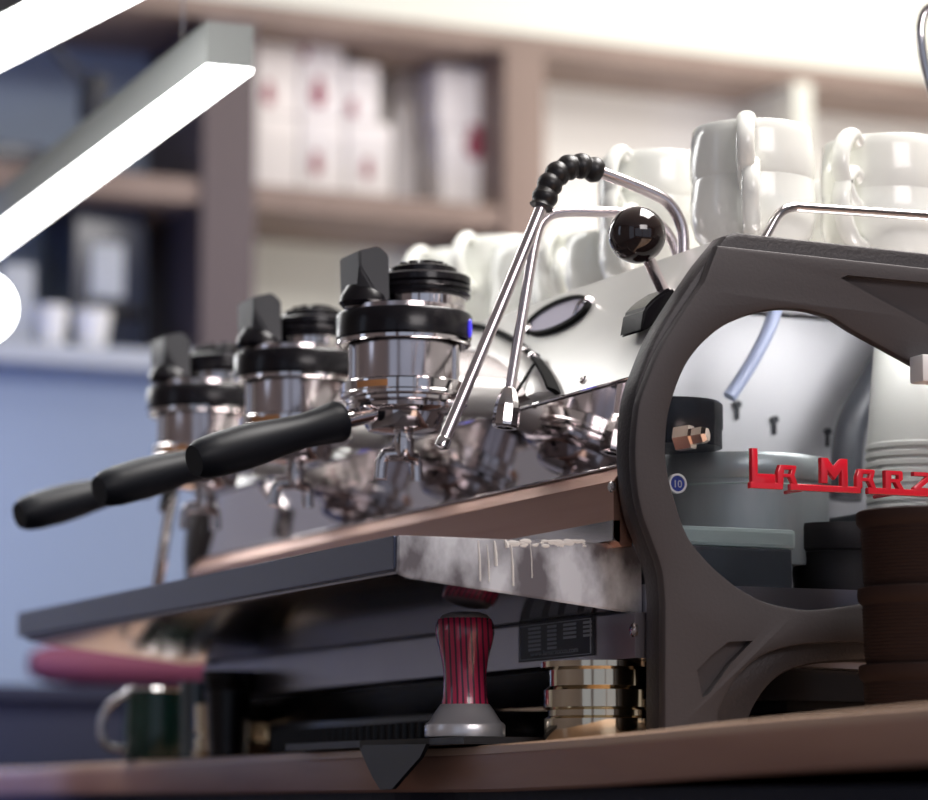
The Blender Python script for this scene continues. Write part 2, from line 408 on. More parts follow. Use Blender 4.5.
# far side frame: same casting turned away
fs = sp.copy(); C.objects.link(fs); fs.location = (0, YFAR + .0045 - YN - .006, 0)

# side window glass
b = B(); prism(b, [Vector((x, YN + .0075, z)) for x, z in shrink(window, -.006)], (0, .003, 0)); mo('side_window', b, glassm, False)

# red lettering standing proud of the window
def glyph(ch, w):
    """closed outlines in letter units (height 1), w = stroke"""
    g = {
     'L': [[(0, 0), (0, 1), (w, 1), (w, w * 1.1), (1, w * 1.1), (1, 0)]],
     'A': [[(0, 0), (0, .62), (.14, 1), (1.0, 1), (1.05, .90), (.93, .5), (1.12, 0), (.86, 0), (.66, .38), (w, .38), (w, 0)], [(w + .02, .56), (w + .06, .76), (.76, .76), (.70, .56)]],
     'M': [[(0, .12), (0, 1), (.26, 1), (.52, .70), (.80, 1), (1.06, 1), (1.06, .0), (.80, .0), (.80, .58), (.54, .26), (.26, .56), (.26, .12)]],
     'R': [[(0, 0), (0, 1), (.92, 1), (1.0, .9), (1.0, .55), (.84, .42), (1.1, 0), (.78, 0), (.56, .38), (w, .38), (w, 0)], [(w + .02, .58), (w + .02, .78), (.74, .78), (.74, .58)]],
     'Z': [[(0, 1), (1.05, 1), (1.05, .76), (.40, .2), (1.05, .2), (1.05, 0), (0, 0), (0, .2), (.66, .78), (0, .78)]],
     'O': [[(0, 0), (0, 1), (1, 1), (1, 0)], [(w, .24), (1 - w, .24), (1 - w, .76), (w, .76)]],
     'C': [[(0, 0), (0, 1), (1, 1), (1, .76), (w, .76), (w, .24), (1, .24), (1, 0)]]}
    return g[ch]
b = B(); u0 = Y(743, 486, YN); k = 1 / 1215.0
yl = YN - .010
def bar(x0, z0, x1, z1, w=.0034, d=.005):
    a = Vector((x0, 0, z0)); c = Vector((x1, 0, z1)); v = (c - a).normalized(); nn = Vector((-v.z, 0, v.x)) * w / 2; a -= v * w * .45; c += v * w * .45
    bb = B(); prism(bb, [a + nn, a - nn, c - nn, c + nn], (0, d, 0)); bmesh.ops.recalc_face_normals(bb, faces=bb.faces[:])
    bmesh.ops.bevel(bb, geom=bb.edges[:], offset=.0006, segments=1, affect='EDGES')
    for q in bb.verts: q.co += Vector((u0.x, yl, u0.z))
    merge(b, bb)
# (glyph, px from, px to, height in px, stroke)
items = [('L', 2, 25, 30), ('A', 27, 45, 17), ('M', 70, 95, 25), ('A', 105, 123, 17), ('R', 134, 152, 17), ('Z', 163, 183, 17),
         ('Z', 191, 211, 17), ('O', 219, 239, 17), ('C', 246, 266, 17), ('C', 273, 293, 17), ('O', 300, 320, 17)]
loops_ = []
for ch, a, c, h in items:
    for lp in glyph(ch, 6 / (c - a) if ch != 'M' else .26):
        loops_.append([(u0.x + (a + p * (c - a)) * k, u0.z + .0012 + q * h * k) for p, q in lp])
for lpn, lp in enumerate(loops_):
    pass
letters = plate('t', loops_, yl, yl + .005, None, None, .0007)
b.from_mesh(letters.data); bpy.data.objects.remove(letters)
for a, c in ((3, 30), (42, 107), (119, 326)): bar(a * k, 0, c * k, 0, .0046)
for u in (60, 150, 250): # standoffs to the window
    bb = B(); lathe(bb, [(0, 0), (.0015, 0), (.0015, .034), (0, .034)], (u0.x + u * k, yl + .003, u0.z), (0, 1, 0), 8); merge(b, bb)
o = mo('lettering', b, redm, False); o['label'] = 'raised red enamel lettering'

# body sections (cross-section points in X,Z; run along Y)
XM = .965; zmt = .2965; XL = .955; zml = .2335; XB = .952; zb = .178
ya, yb = YN + .0305, YFAR + .004
def strip(name, pts, m, y0=ya, y1=yb, th=None, **kw):
    b = B(); prism(b, [Vector((x, y0, z)) for x, z in pts], (0, y1 - y0, 0)); return mo(name, b, m, False, **kw)
XT, ztop = 1.03, .398
strip('upper_body_panel', [(XM, zmt), (XT, ztop), (XT + .006, ztop), (XM + .006, zmt)], satin)
strip('backsplash', [(XM + .0005, zmt - .0006), (XL, zml), (XL + .006, zml), (XM + .0065, zmt - .0006)], mirror)
# bright folded lips between panels
for (x, z) in ((XM - .0008, zmt - .0005), (XL - .0008, zml)):
    b = B(); tube(b, [(x, ya, z), (x, yb, z)], .0011, 8); mo('trim_strip', b, chrome)
strip('splash_panel', [(XL, zml - .001), (XB - .006, zml - .012), (XB - .006, zb + .004), (XB, zb - .002), (XB + .008, zb - .002), (XL + .008, zml - .001)], reflsteel)
strip('splash_foot', [(XB - .0065, zb + .016), (XB - .007, zb + .002), (XB - .001, zb + .001), (XB - .001, zb + .016)], steel)
strip('cup_deck', [(XT + .001, ztop - .004), (1.56, ztop - .004), (1.56, ztop - .0005), (XT + .001, ztop - .0005)], steel)
strip('rear_panel', [(1.555, .06), (1.565, .06), (1.565, ztop - .005), (1.555, ztop - .005)], satin)
strip('base_panel', [(.962, .1305), (.962, .099), (1.50, .085), (1.50, .151), (.975, .151), (.975, .1305)], basemat)
strip('lower_skirt', [(.990, .098), (1.0, .072), (1.48, .072), (1.48, .0845)], blackp, ya + .02, yb - .02)
# screws
for (u, v, xx) in ((461 / 1, 0, 0),)[:0]: pass
def screw(p, ax, r=.004, m=chrome):
    b = B(); lathe(b, [(0, .002), (r * .7, .002), (r, .0008), (r, -.001)], p, ax, 18); box(b, Vector(p) - Vector((.0004, r * .6, .0004)) + Vector(ax) * .002, Vector(p) + Vector((.0004, r * .6, .0004)) + Vector(ax) * .0023); mo('screw', b, m)
nrm = Vector((-(ztop - zmt), 0, XT - XM)).normalized()
def onpanel(u, v, lift=0):
    r = ray(u, v); p0 = Vector((XM, 0, zmt)); k_ = p0.dot(nrm) / r.dot(nrm); return r * k_ + nrm * lift
screw(onpanel(584, 380), nrm, .0035); screw(X(634, 630, .962), (-1, 0, 0), .005, steel); screw(X(612, 487, XB - .006), (-1, 0, 0), .004, steel)

# rating plate
q = [X(u, v, .9618) for u, v in ((520, 588), (594, 588), (594, 647), (520, 657))]
y0, y1 = q[1].y, q[0].y; z0, z1 = .1035, .1312
b = B(); box(b, (.9603, y0, z0), (.962, y1, z1), .0004); pl = mo('rating_plate', b, matteblack, False); pl['label'] = 'black rating plate with tiny pale print'
b = B()
for (za, zb2) in ((z0 + .001, z0 + .0016), (z1 - .0016, z1 - .001)): box(b, (.9600, y0 + .002, za), (.9604, y1 - .002, zb2))
for (a, c) in ((y0 + .002, y0 + .0035), (y1 - .0035, y1 - .002)): box(b, (.9600, a, z0 + .001), (.9604, c, z1 - .001))
random.seed(2)
for r in range(6):
    zz_ = z1 - .0048 - r * .0031; yy = y1 - .018
    for c_ in range(4):
        w = (.022, .016, .022, .014)[c_] * (y1 - y0) / .13
        if not (r > 3 and c_ > 1): box(b, (.9600, yy - w, zz_), (.9603, yy, zz_ + .0018))
        yy -= w + .012 * (y1 - y0) / .13
mo('plate_print', b, greyitem, False, parent=pl)
def text(s, size, m, parent, M, name='lettering', ext=.0002):
    cu = bpy.data.curves.new('t', 'FONT'); cu.body = s; cu.size = size; cu.extrude = ext; cu.align_x = 'CENTER'
    o = bpy.data.objects.new('t', cu); C.objects.link(o); bpy.context.view_layer.update()
    me = bpy.data.meshes.new_from_object(o.evaluated_get(bpy.context.evaluated_depsgraph_get())); bpy.data.objects.remove(o)
    me.transform(M); me.transform(Matrix.Translation(-MO)); me.materials.clear(); return link(name, me, m, parent, False)
RM = Matrix(((0, 0, -1), (-1, 0, 0), (0, 1, 0))).to_4x4()
Mt = Matrix.Translation((.9600, (y0 + y1) / 2, z0 + .0035)) @ RM @ Matrix.Diagonal((1.7, 1, 1, 1))
text('www.lamarzocco.com', .0052, greyitem, pl, Mt, 'web_address')

# drip tray: tapering polished shelf in front of the splash panel
YT = 1.866
tipx = .79
trayprof = [(tipx, .178), (tipx - .0005, .154), (tipx + .008, .151), (.945, .1335), (.960, .1325), (.960, .178)]
b = B(); prism(b, [Vector((x, YT - .0, z)) for x, z in trayprof], (0, 2.78 - YT, 0))
bmesh.ops.recalc_face_normals(b, faces=b.faces[:]); bmesh.ops.bevel(b, geom=b.edges[:], offset=.002, segments=2, affect='EDGES')
dt = mo('drip_tray', b, underm, True, 30)
b = B(); prism(b, [Vector((x, YT - .003, z)) for x, z in [(tipx - .001, .179), (tipx - .0015, .153), (tipx + .006, .150), (.9745, .1297), (.9745, .179)]], (0, .004, 0))
bmesh.ops.recalc_face_normals(b, faces=b.faces[:]); bmesh.ops.bevel(b, geom=b.edges[:], offset=.001, segments=2, affect='EDGES')
o = mo('tray_end_plate', b, streak, True, 30, parent=dt); o['label'] = 'polished end plate with painted reflections and dried milk runs'
b = B(); box(b, (tipx - .003, YT, .156), (tipx + .001, 2.79, .179), .001); mo('tray_front_rail', b, mat('front_rail_steel', (.09, .095, .13), .18, .9), False, parent=dt)
# milk drips on the end plate
milk = mat('dried_milk', (.75, .72, .68), .5)
b = B(); random.seed(9)
for (u, v0, v1, w) in ((478, 541, 581, 1.6), (487, 545, 582, 1.3), (494, 541, 566, 2.4), (511, 545, 586, 1.8), (505, 540, 548, 3.0), (530, 541, 578, .8)):
    p = Y(u, v0, YT - .003); c = Y(u + 2, v1, YT - .003); tube(b, [p, (p + c) / 2 + Vector((.0004, 0, 0)), c], [w * .0007 * .4, w * .0005, w * .0005], 6)
for i in range(40):
    u = random.uniform(505, 585); p = Y(u, 541 + random.uniform(0, 5), YT - .003); lathe(b, [(0, .0006), (random.uniform(.0008, .003), 0)], p, (0, -1, 0), 7, sx=1.6, sy=.7)
mo('milk_residue', b, milk, parent=dt)

# interior behind the side window
YI = 2.10
b = B(); prism(b, [Vector((x, YI, z)) for x, z in ((.974, .155), (.974, .29), (1.040, .392), (1.55, .392), (1.55, .155))], (0, .003, 0)); innerm = mat('inner_bulkhead', (.60, .60, .62), .42, .25, noise=2.2, col2=(.40, .40, .43), scale=(3, 1, 1.3)); mo('inner_bulkhead', b, innerm, False)
p = Y(735, 500, 1.955); bx_, by_ = p.x, 1.955; by_ = 1.985; p = Y(735, 500, by_); bx_ = p.x; rr = (Y(813, 500, by_).x - p.x) * 1.03
def zv(v, u=735, y=1.90): return Y(u, v, y).z
b = B(); lathe(b, [(0, zv(560)), (rr, zv(560)), (rr, zv(472)), (rr * .9, zv(470)), (0, zv(470))], (bx_, by_, 0), seg=64); bo = mo('boiler', b, boilm); bo['label'] = 'grey insulated boiler'
b = B(); lathe(b, [(0, zv(474)), (rr * 1.015, zv(474)), (rr * 1.03, zv(472)), (rr * 1.03, zv(452)), (rr * .99, zv(447)), (rr * .6, zv(443)), (0, zv(443))], (bx_, by_, 0), seg=64); mo('boiler_lid', b, boilm, parent=bo)
b = B(); lathe(b, [(rr * 1.006, zv(480)), (rr * 1.012, zv(479)), (rr * 1.006, zv(478))], (bx_, by_, 0), seg=64); mo('lid_seam', b, palegreen, parent=bo)
q = Y(688, 420, 1.90)
rc = (Y(735, 420, 1.9).x - q.x)
b = B(); lathe(b, [(0, zv(447)), (rc, zv(447)), (rc, zv(430)), (rc * 1.02, zv(428)), (rc * 1.02, zv(404)), (rc * .96, zv(401)), (0, zv(401))], (q.x, 1.93, 0), seg=40); mo('boiler_cap', b, blackp, parent=bo)
q = Y(692, 437, 1.876); b = B(); lathe(b, [(0, .012), (.005, .012), (.0065, .009), (.0065, 0), (.0095, 0), (.0095, -.012), (0, -.012)], q, (.6, -.75, .1), 6); mo('pipe_nut', b, brass, False, parent=bo)
q = Y(675, 484, 1.900 - .001); b = B(); lathe(b, [(0, .003), (.0058, .003), (.0062, 0)], q, (0, -1, 0), 32); bg = mo('badge', b, blueen, parent=bo)
b = B(); lathe(b, [(.0058, .0), (.0058, .004), (.0072, .004), (.0072, 0)], q, (0, -1, 0), 32); mo('badge_ring', b, whitep, parent=bg)
text('10', .0075, greyitem, bg, Matrix.Translation(q + Vector((0, -.0033, -.0028))) @ Matrix.Rotation(PI / 2, 4, 'X'), 'badge_number')
b = B(); box(b, (.985, 1.875, .10), (Y(792, 560, 1.875).x, 2.09, zv(548, 760, 1.875)), .002); mo('lower_tank', b, darkin, False)
b = B(); box(b, (.985, 1.885, zv(548, 760, 1.885)), (Y(796, 540, 1.885).x, 2.07, zv(529, 760, 1.89)), .003); mo('tank_gasket', b, palegreen, False)
zfl = zv(614, 800, 1.87)
b = B(); box(b, (Y(794, 560, 1.88).x, 1.866, zfl - .004), (1.45, 2.095, zfl), .001); mo('inner_floor', b, darkin, False)
b = B(); tube(b, spline([Y(778, 300, 2.04), Y(768, 330, 2.04), Y(750, 365, 2.04), Y(729, 397, 2.04)], 6), .0055, 12); mo('water_hose', b, hosem)
b = B(); tube(b, spline([Y(905, 330, 2.06), Y(872, 385, 2.06), Y(850, 430, 2.06), Y(845, 500, 2.06)], 6), .013, 12); mo('drain_hose', b, mat('slate_hose', (.08, .085, .10), .4))
for u, v in ((736, 405), (773, 420), (826, 432)):
    b = B(); q = Y(u, v, YI - .001); lathe(b, [(0, .004), (.003, .004), (.003, 0)], q, (0, -1, 0), 12); box(b, q + Vector((-.001, -.003, -.012)), q + Vector((.001, 0, 0))); mo('clip', b, matteblack)

# polished foot under the near corner
q = Z(600, 741, ZC)
q = Vector((Y(597, 700, 1.905).x, 1.905, 0)); b = B()
lathe(b, [(0, ZC + .0005), (.036, ZC + .0005), (.038, ZC + .003), (.038, ZC + .018), (.035, ZC + .020), (.035, ZC + .024), (.038, ZC + .026), (.038, ZC + .038), (.034, ZC + .041), (.034, ZC + .052), (.040, ZC + .054), (.040, .098), (0, .098)], q)
footm = mat('polished_foot', (.75, .66, .50), .12, 1); mo('machine_foot', b, footm)
for (fx, fy) in ((q.x, 2.66), (1.44, 2.66), (1.44, 1.925)):
    b = B(); lathe(b, [(0, ZC + .0005), (.036, ZC + .0005), (.038, ZC + .003), (.038, ZC + .018), (.035, ZC + .020), (.035, ZC + .024), (.038, ZC + .026), (.038, .09), (0, .09)], (fx, fy, 0)); mo('machine_foot', b, footm)

# round head covers on the sloping panel, one behind each group
def cover(dy):
    def arc(rp):   # points of the round cover on the sloping panel, above its lower edge
        out = []
        for i in range(61):
            a = PI * (-.10 + 1.2 * i / 60); u, v = 468 + rp * math.cos(a), 424 - rp * math.sin(a)
            q = onpanel(u, v)
            if q.z > zmt + .0006: out.append(q)
            else: out.append(None)
        return out
    def ring(r0, r1, h0, h1, nm, m, par):
        b = B(); A0 = arc(r0); A1 = arc(r1); Am = arc((r0 + r1) / 2); rows = []; dv = Vector((0, dy, 0))
        for p, q_, m_ in zip(A0, A1, Am):
            if p is None or q_ is None or m_ is None: continue
            rows.append([b.verts.new(x_ + dv) for x_ in (p, p + nrm * h0, m_ + nrm * max(h0, h1) * 1.12, q_ + nrm * h1, q_)])
        for A, Bq in zip(rows, rows[1:]):
            for j in range(5): b.faces.new((A[j], A[(j + 1) % 5], Bq[(j + 1) % 5], Bq[j]))
        b.faces.new(rows[0]); b.faces.new(rows[-1])
        return mo(nm, b, m, parent=par)
    c = ring(70, 93, .008, .005, 'head_cover', satin, None)
    ring(92, 98, .009, .006, 'cover_gasket', gasketm, c)
    ring(44, 70, .004, .006, 'cover_dish', browns, c)
    ring(6, 44, .004, .005, 'cover_hub', satin, c)
    b = B(); tube(b, [onpanel(520, 410, .010) + Vector((0, dy, 0)), onpanel(544, 372, .010) + Vector((0, dy, 0))], .0014, 8); mo('cover_clip', b, blackp, parent=c)
    b = B(); 
    for (u, v) in ((533, 357), (541, 362)): lathe(b, [(0, .008), (.003, .007), (.004, 0)], onpanel(u, v, .004) + Vector((0, dy, 0)), nrm, 14)
    mo('cover_screws', b, chrome, parent=c)
gasketm = mat('matt_gasket', (.010, .010, .010), .9, spec=.1)
browns = mat('brown_satin', (.28, .22, .21), .25, .7)
for i in range(3): cover(DY * i)

# oval gauge window on the sloping panel
def ellpts(cx_, cy_, ra, rb, ang, n_=40):
    return [(cx_ + ra * math.cos(t) * math.cos(ang) - rb * math.sin(t) * math.sin(ang), cy_ + ra * math.cos(t) * math.sin(ang) + rb * math.sin(t) * math.cos(ang)) for t in [2 * PI * i / n_ for i in range(n_)]]
b = B(); o1 = ellpts(560, 317, 35, 13, -.46); o2 = ellpts(560, 317, 31.5, 10, -.46)
A1 = [b.verts.new(onpanel(u, v, 0)) for u, v in o1]; A2 = [b.verts.new(onpanel(u, v, .004)) for u, v in o1]; A3 = [b.verts.new(onpanel(u, v, .004)) for u, v in o2]; A4 = [b.verts.new(onpanel(u, v, 0)) for u, v in o2]
for P_, Q_ in ((A1, A2), (A2, A3), (A3, A4)):
    for i in range(40): b.faces.new((P_[i], P_[(i + 1) % 40], Q_[(i + 1) % 40], Q_[i]))
gb = mo('gauge_bezel', b, gasketm)
b = B(); prism(b, [onpanel(u, v, .001) for u, v in o2], nrm * .0015); mo('gauge_glass', b, mat('lilac_glass', (.55, .52, .66), .08, .3), False, parent=gb)
for (u, v) in ((590, 303), (531, 331)):
    b = B(); lathe(b, [(0, .006), (.004, .005), (.005, 0)], onpanel(u, v), nrm, 16); mo('gauge_clip', b, chrome, parent=gb)
b = B(); tube(b, [onpanel(578, 318, .004), onpanel(585, 308, .006), onpanel(592, 302, .005)], .0016, 8); mo('gauge_needle', b, chrome, parent=gb)

# ------------------------------------------------------------------ brew groups
S = 1304.0
def gz(v): return GZ + (320 - v - 9) / S
def make_group(gy):
    c = (GX, gy, 0)
    b = B()
    lathe(b, [(0, gz(300)), (.046, gz(301)), (.0465, gz(306)), (.0415, gz(309)), (.0405, gz(335)), (.0405, gz(374)), (.040, gz(376)), (0, gz(376))], c, seg=72)
    # neck running back into the body
    g = mo('group_head', b, groupm)
    b = B(); lathe(b, [(.016, 0), (.016, .10)], (GX + .02, gy, gz(384)), (1, 0, 0), 32); mo('neck', b, satin, parent=g)
    b = B()
    for a in (-.50, .92, 2.05, 3.6, 4.6):
        pass
    vd = Vector((GX, gy, 0)).normalized(); sd = Vector((vd.y, -vd.x, 0))
    for s_ in (-1, 1):
        q = Vector((GX, gy, 0)) + sd * s_ * .0385 - vd * .012; b = B(); tube(b, [(q.x, q.y, gz(376)), (q.x, q.y, gz(330))], .0038, 12); mo('tie_rod', b, chrome, parent=g)
    b = B(); lathe(b, [(.040, gz(332)), (.0505, gz(333)), (.0520, gz(331)), (.0525, gz(309)), (.0510, gz(306.5)), (.040, gz(306))], c, seg=72)
    mo('collar_ring', b, blackp, parent=g)
    b = B(); lathe(b, [(.0500, gz(338)), (.0515, gz(337)), (.0515, gz(333.5)), (.044, gz(333)), (.044, gz(338))], c, seg=60); mo('collar_lip', b, chrome, parent=g)
    c2 = (GX + .016, gy, 0)
    b = B(); lathe(b, [(.0, gz(309)), (.0325, gz(309)), (.0325, gz(284)), (0, gz(284))], c2, seg=60); mo('upper_neck', b, chrome, parent=g)
    b = B(); pr_ = [(0, gz(288)), (.034, gz(289)), (.0362, gz(288)), (.0368, gz(285.5)), (.0352, gz(283.5)), (.0352, gz(282)), (.0368, gz(280)), (.0365, gz(277)), (.0350, gz(275.5)), (.0366, gz(274)), (.0364, gz(268)), (.0345, gz(266)), (.026, gz(265.5)), (.026, gz(258.5)), (.024, gz(257)), (0, gz(257))]
    lathe(b, pr_, c2, seg=60); cp = mo('cap', b, blackp, parent=g)
    b = B()
    for i in range(9): 
        a = i * 2 * PI / 9 + .3; lathe(b, [(0, .004), (.0035, .0035), (.0042, 0)], (c2[0] + .0155 * math.cos(a), gy + .0155 * math.sin(a), gz(257.2)), (0, 0, 1), 12)
    lathe(b, [(0, .006), (.007, .006), (.009, 0)], (c2[0] + .004, gy, gz(257.2)), (0, 0, 1), 20)
    mo('cap_screws', b, blackp, parent=cp)
    # paddle: block with a sloping wedge
    dg = gy - GY; yn = gy - .021; yf = gy + .019
    qp = lambda u, v: Y(u, v, GY - .021)
    nr_ = [(359, 250.5), (379, 246), (389, 255), (390, 300), (382, 303), (359.5, 265), (359, 293)]
    b = B(); fr = [Vector((qp(u, v).x, yn, qp(u, v).z)) for u, v in nr_]
    fr[6].y += .008; fr[6].x += .001
    V = [b.verts.new(p) for p in fr]; K = [b.verts.new((p.x, yf, p.z)) for p in fr]
    b.faces.new(V[:6]); b.faces.new((V[5], V[4], V[6]))
    order = [0, 1, 2, 3, 4, 6]
    b.faces.new([K[i] for i in order][::-1])
    for a_, c_ in zip(order, order[1:] + [0]):
        if (a_, c_) == (6, 0): b.faces.new((V[6], K[6], K[0], V[0], V[5]))
        else: b.faces.new((V[a_], V[c_], K[c_], K[a_]))
    bmesh.ops.recalc_face_normals(b, faces=b.faces[:]); bmesh.ops.bevel(b, geom=b.edges[:], offset=.0012, segments=2, affect='EDGES')
    mo('paddle', b, paddlem, True, 18, parent=g); x0_ = fr[0].x
    b = B(); lathe(b, [(0, gz(303)), (.017, gz(303)), (.020, gz(298)), (.019, gz(292)), (.014, gz(281)), (0, gz(281))], (x0_ + .012, gy - .004, 0), seg=28); mo('paddle_pivot', b, blackp, parent=g)
    b = B(); lathe(b, [(.039, gz(375)), (.0465, gz(375.5)), (.0475, gz(377)), (.0475, gz(386.5)), (.0485, gz(388)), (.0485, gz(391)), (.0465, gz(392.5)), (.0445, gz(393)), (.0445, gz(396)), (.0425, gz(397.5)), (0, gz(397.5))], c, seg=72); mo('brew_collar', b, chrome, parent=g)
    b = B(); a0 = math.radians(198); n_ = 10
    for i in range(n_): pass
    rows = []
    for i in range(n_ + 1):
        a = math.radians(200 + 32 * i / n_); rows.append([b.verts.new((GX + r * math.cos(a), gy + r * math.sin(a), z)) for r, z in ((.0477, gz(379)), (.0482, gz(379)), (.0482, gz(385.5)), (.0477, gz(385.5)))])
    for A, Bq in zip(rows, rows[1:]):
        for j in range(4): b.faces.new((A[j], A[(j + 1) % 4], Bq[(j + 1) % 4], Bq[j]))
    b.faces.new(rows[0]); b.faces.new(rows[-1]); mo('name_strip', b, goldtag, parent=g)
    b = B(); a = math.radians(-40); q = Vector((GX + .0515 * math.cos(a), gy + .0515 * math.sin(a), gz(322)))
    lathe(b, [(0, .002), (.003, .002), (.0035, 0)], q, (math.cos(a), math.sin(a), 0), 16, sx=1, sy=2.2); mo('indicator_light', b, blueled, parent=g)
    return g
for i in range(3): make_group(GY + DY * i)

# ------------------------------------------------------------------ portafilters
def make_pf(label):
    # origin at the group axis, height of collar bottom
    t = thing('portafilter', label, 'portafilter', (GX, GY, gz(398)), None)
    def z(v): return (398 - v) / S
    b = B(); lathe(b, [(0, z(398.5)), (.0435, z(398.5)), (.0445, z(399.5)), (.0440, z(403)), (.0405, z(405)), (.0315, z(407)), (.0295, z(419)), (.0270, z(423)), (.012, z(426)), (0, z(426))], seg=64)
    for a in (2.3, -1.0): 
        box(b, Vector((.046 * math.cos(a), .046 * math.sin(a), z(401))) - Vector((.008, .008, .003)), Vector((.046 * math.cos(a), .046 * math.sin(a), z(401))) + Vector((.008, .008, .003)), .001)
    obj('basket_holder', b, chrome, t)
    tip = Y(194, 461, GY - .035) - Vector((GX, GY, gz(398)))
    nk = Y(340, 421, GY - .012) - Vector((GX, GY, gz(398)))
    d = (tip - nk).normalized(); L = (tip - nk).length
    b = B(); tube(b, [nk - d * .045, nk - d * .02, nk + d * .01], [.010, .0075, .0068], 20)
    box(b, nk - d * .034 - Vector((.012, .004, .004)), nk - d * .034 + Vector((.012, .004, .006)), .002); obj('neck', b, chrome, t)
    pr2 = [(0, -.001), (.009, -.001), (.0150, .0), (.0162, .003), (.0152, .010), (.0136, .024), (.0130, .036), (.0140, .052), (.0158, .072), (.0168, .090), (.0162, L - .018), (.0146, L - .006), (.0115, L), (0, L)]
    b = B(); lathe(b, pr2, nk, d, 36); obj('handle', b, handm, t)
    b = B(); zz = lambda v: z(v - 8)
    lathe(b, [(0, z(425)), (.011, z(425)), (.0090, zz(431)), (.0068, zz(434)), (.0068, zz(437)), (.0080, zz(438)), (.0080, zz(452)), (.0065, zz(457)), (0, zz(457))], seg=24)
    vd = Vector((GX, GY, 0)).normalized(); sd = Vector((vd.y, -vd.x, 0))
    for s_ in (-1, 1):
        yv = Vector((-.25 * s_ * 0, 1, 0)) * s_; ax = (sd * -1 if s_ < 0 else sd * .55 + vd * .8).normalized()
        P_ = [Vector((0, 0, zz(453))), ax * .007 + Vector((0, 0, zz(454))), ax * .013 + Vector((0, 0, zz(455))), ax * .0165 + Vector((0, 0, zz(462))), ax * .0178 + Vector((0, 0, zz(479)))]
        tube(b, spline(P_, 5), [.0056] * 12 + [.0050] * 9, 14)
    obj('spout', b, chrome, t)
    return t
names = ['chrome portafilter with black handle in the nearest brew group', 'portafilter with black handle in the middle brew group', 'portafilter with black handle in the farthest brew group, handle reaching furthest left']
p0 = make_pf(names[0]); 
for i in (1, 2):
    c = copy_tree(p0); c.location = (GX, GY + DY * i, gz(398)); c['label'] = names[i]

# ------------------------------------------------------------------ wands and lever
yw_ = 1.925
pts = [Y(690, 300, yw_), Y(684, 262, yw_), Y(682, 228, yw_), Y(670, 205, yw_), Y(650, 192, yw_), Y(600, 172, yw_), Y(578, 166, yw_), Y(560, 172, yw_), Y(548, 188, yw_), Y(541, 208, yw_), Y(505, 296, yw_), Y(443, 443, yw_)]
sp_ = spline(pts, 7)
b = B(); tube(b, sp_, .0044, 18); w1 = mo('steam_wand', b, wandm); w1['label'] = 'long steam wand with black rubber grip'
b = B(); lathe(b, [(.0046, -.004), (.0052, -.003), (.0052, .003), (0, .0055)], sp_[-1], sp_[-1] - sp_[-2], 18); mo('wand_tip', b, chrome, parent=w1)
grip = sp_[5 * 7:9 * 7 + 1]
b = B(); gl = []; rs = []
dense = []
for i in range(len(grip) - 1):
    for k2 in range(6): dense.append(grip[i].lerp(grip[i + 1], k2 / 6))
acc = 0; prev = dense[0]
for p in dense:
    acc += (p - prev).length; prev = p; rs.append(.0078 + .0018 * abs(math.sin(acc / .0105 * PI)))
tube(b, dense, rs, 20); mo('rubber_grip', b, rubber, True, 60, parent=w1)
yw2 = 1.965
pts = [Y(685, 290, yw2), Y(676, 250, yw2), Y(660, 225, yw2), Y(630, 214, yw2), Y(600, 212, yw2), Y(562, 212, yw2), Y(545, 219, yw2), Y(536, 238, yw2), Y(525, 300, yw2), Y(509, 395, yw2)]
b = B(); tube(b, spline(pts, 7), .0040, 18); w2 = mo('hot_water_tap', b, wandm)
e0 = Y(509, 392, yw2); e1 = Y(505, 428, yw2)
b = B(); L = (e1 - e0).length; lathe(b, [(.0042, -.003), (.006, 0), (.0085, L * .25), (.0098, L * .5), (.0100, L * .94), (.0090, L), (.006, L), (.006, L - .004), (0, L - .004)], e0, e1 - e0, 10); mo('nozzle', b, chrome, True, 20, parent=w2)
# far wand
pf_ = 2.72
b = B(); tube(b, spline([X(215, 452, .95), X(190, 468, .93), X(176, 484, .91), X(171, 500, .905), X(157, 588, .885)], 6), .0052, 14); fw = mo('steam_wand', b, chrome); fw['label'] = 'steam wand at the far end'
b = B(); tube(b, [X(171, 484, .906), X(167, 512, .902)], .008, 14); mo('rubber_grip', b, rubber, parent=fw)
# lever
kc = Y(637, 235, 1.875); r = .0207
b = B(); tube(b, [kc, Y(664, 292, 1.89)], .0046, 16); lv_ = mo('steam_lever', b, wandm)
b = B(); lathe(b, [(r * math.sin(i * PI / 24), -r * math.cos(i * PI / 24)) for i in range(25)], kc, (.3, 0, 1), 40); o = mo('ball_knob', b, ballm, True, 80, parent=lv_); o['label'] = 'glossy black ball knob'
b = B(); prism(b, [Y(u, v, 1.868) for u, v in ((672, 286), (655, 297), (645, 308), (641, 332), (652, 327), (682, 300))], (0, .035, 0)); bmesh.ops.recalc_face_normals(b, faces=b.faces[:]); bmesh.ops.bevel(b, geom=b.edges[:], offset=.002, segments=2, affect='EDGES'); mo('lever_mount', b, blackp, True, 30, parent=lv_)
# cup rail
yr = 1.885
b = B(); q = Y(1100, 228, yr)
tube(b, spline([Y(752, 262, yr), Y(768, 232, yr), Y(779, 214, yr), Y(792, 207.5, yr), Y(815, 208.5, yr), Y(928, 216, yr), Y(1100, 228, yr)], 8), .0036, 16)
tube(b, [Y(1100, 228, yr), (q.x, yr, ztop)], .0036, 16); mo('cup_rail', b, chrome)
# white bracket on the frame at the right edge
b = B(); a = Y(921, 354, YN - .02); c = Y(960, 384, YN - .02); box(b, (a.x, YN - .022, c.z), (c.x, YN - .004, a.z), .002); mo('frame_bracket', b, whitep)

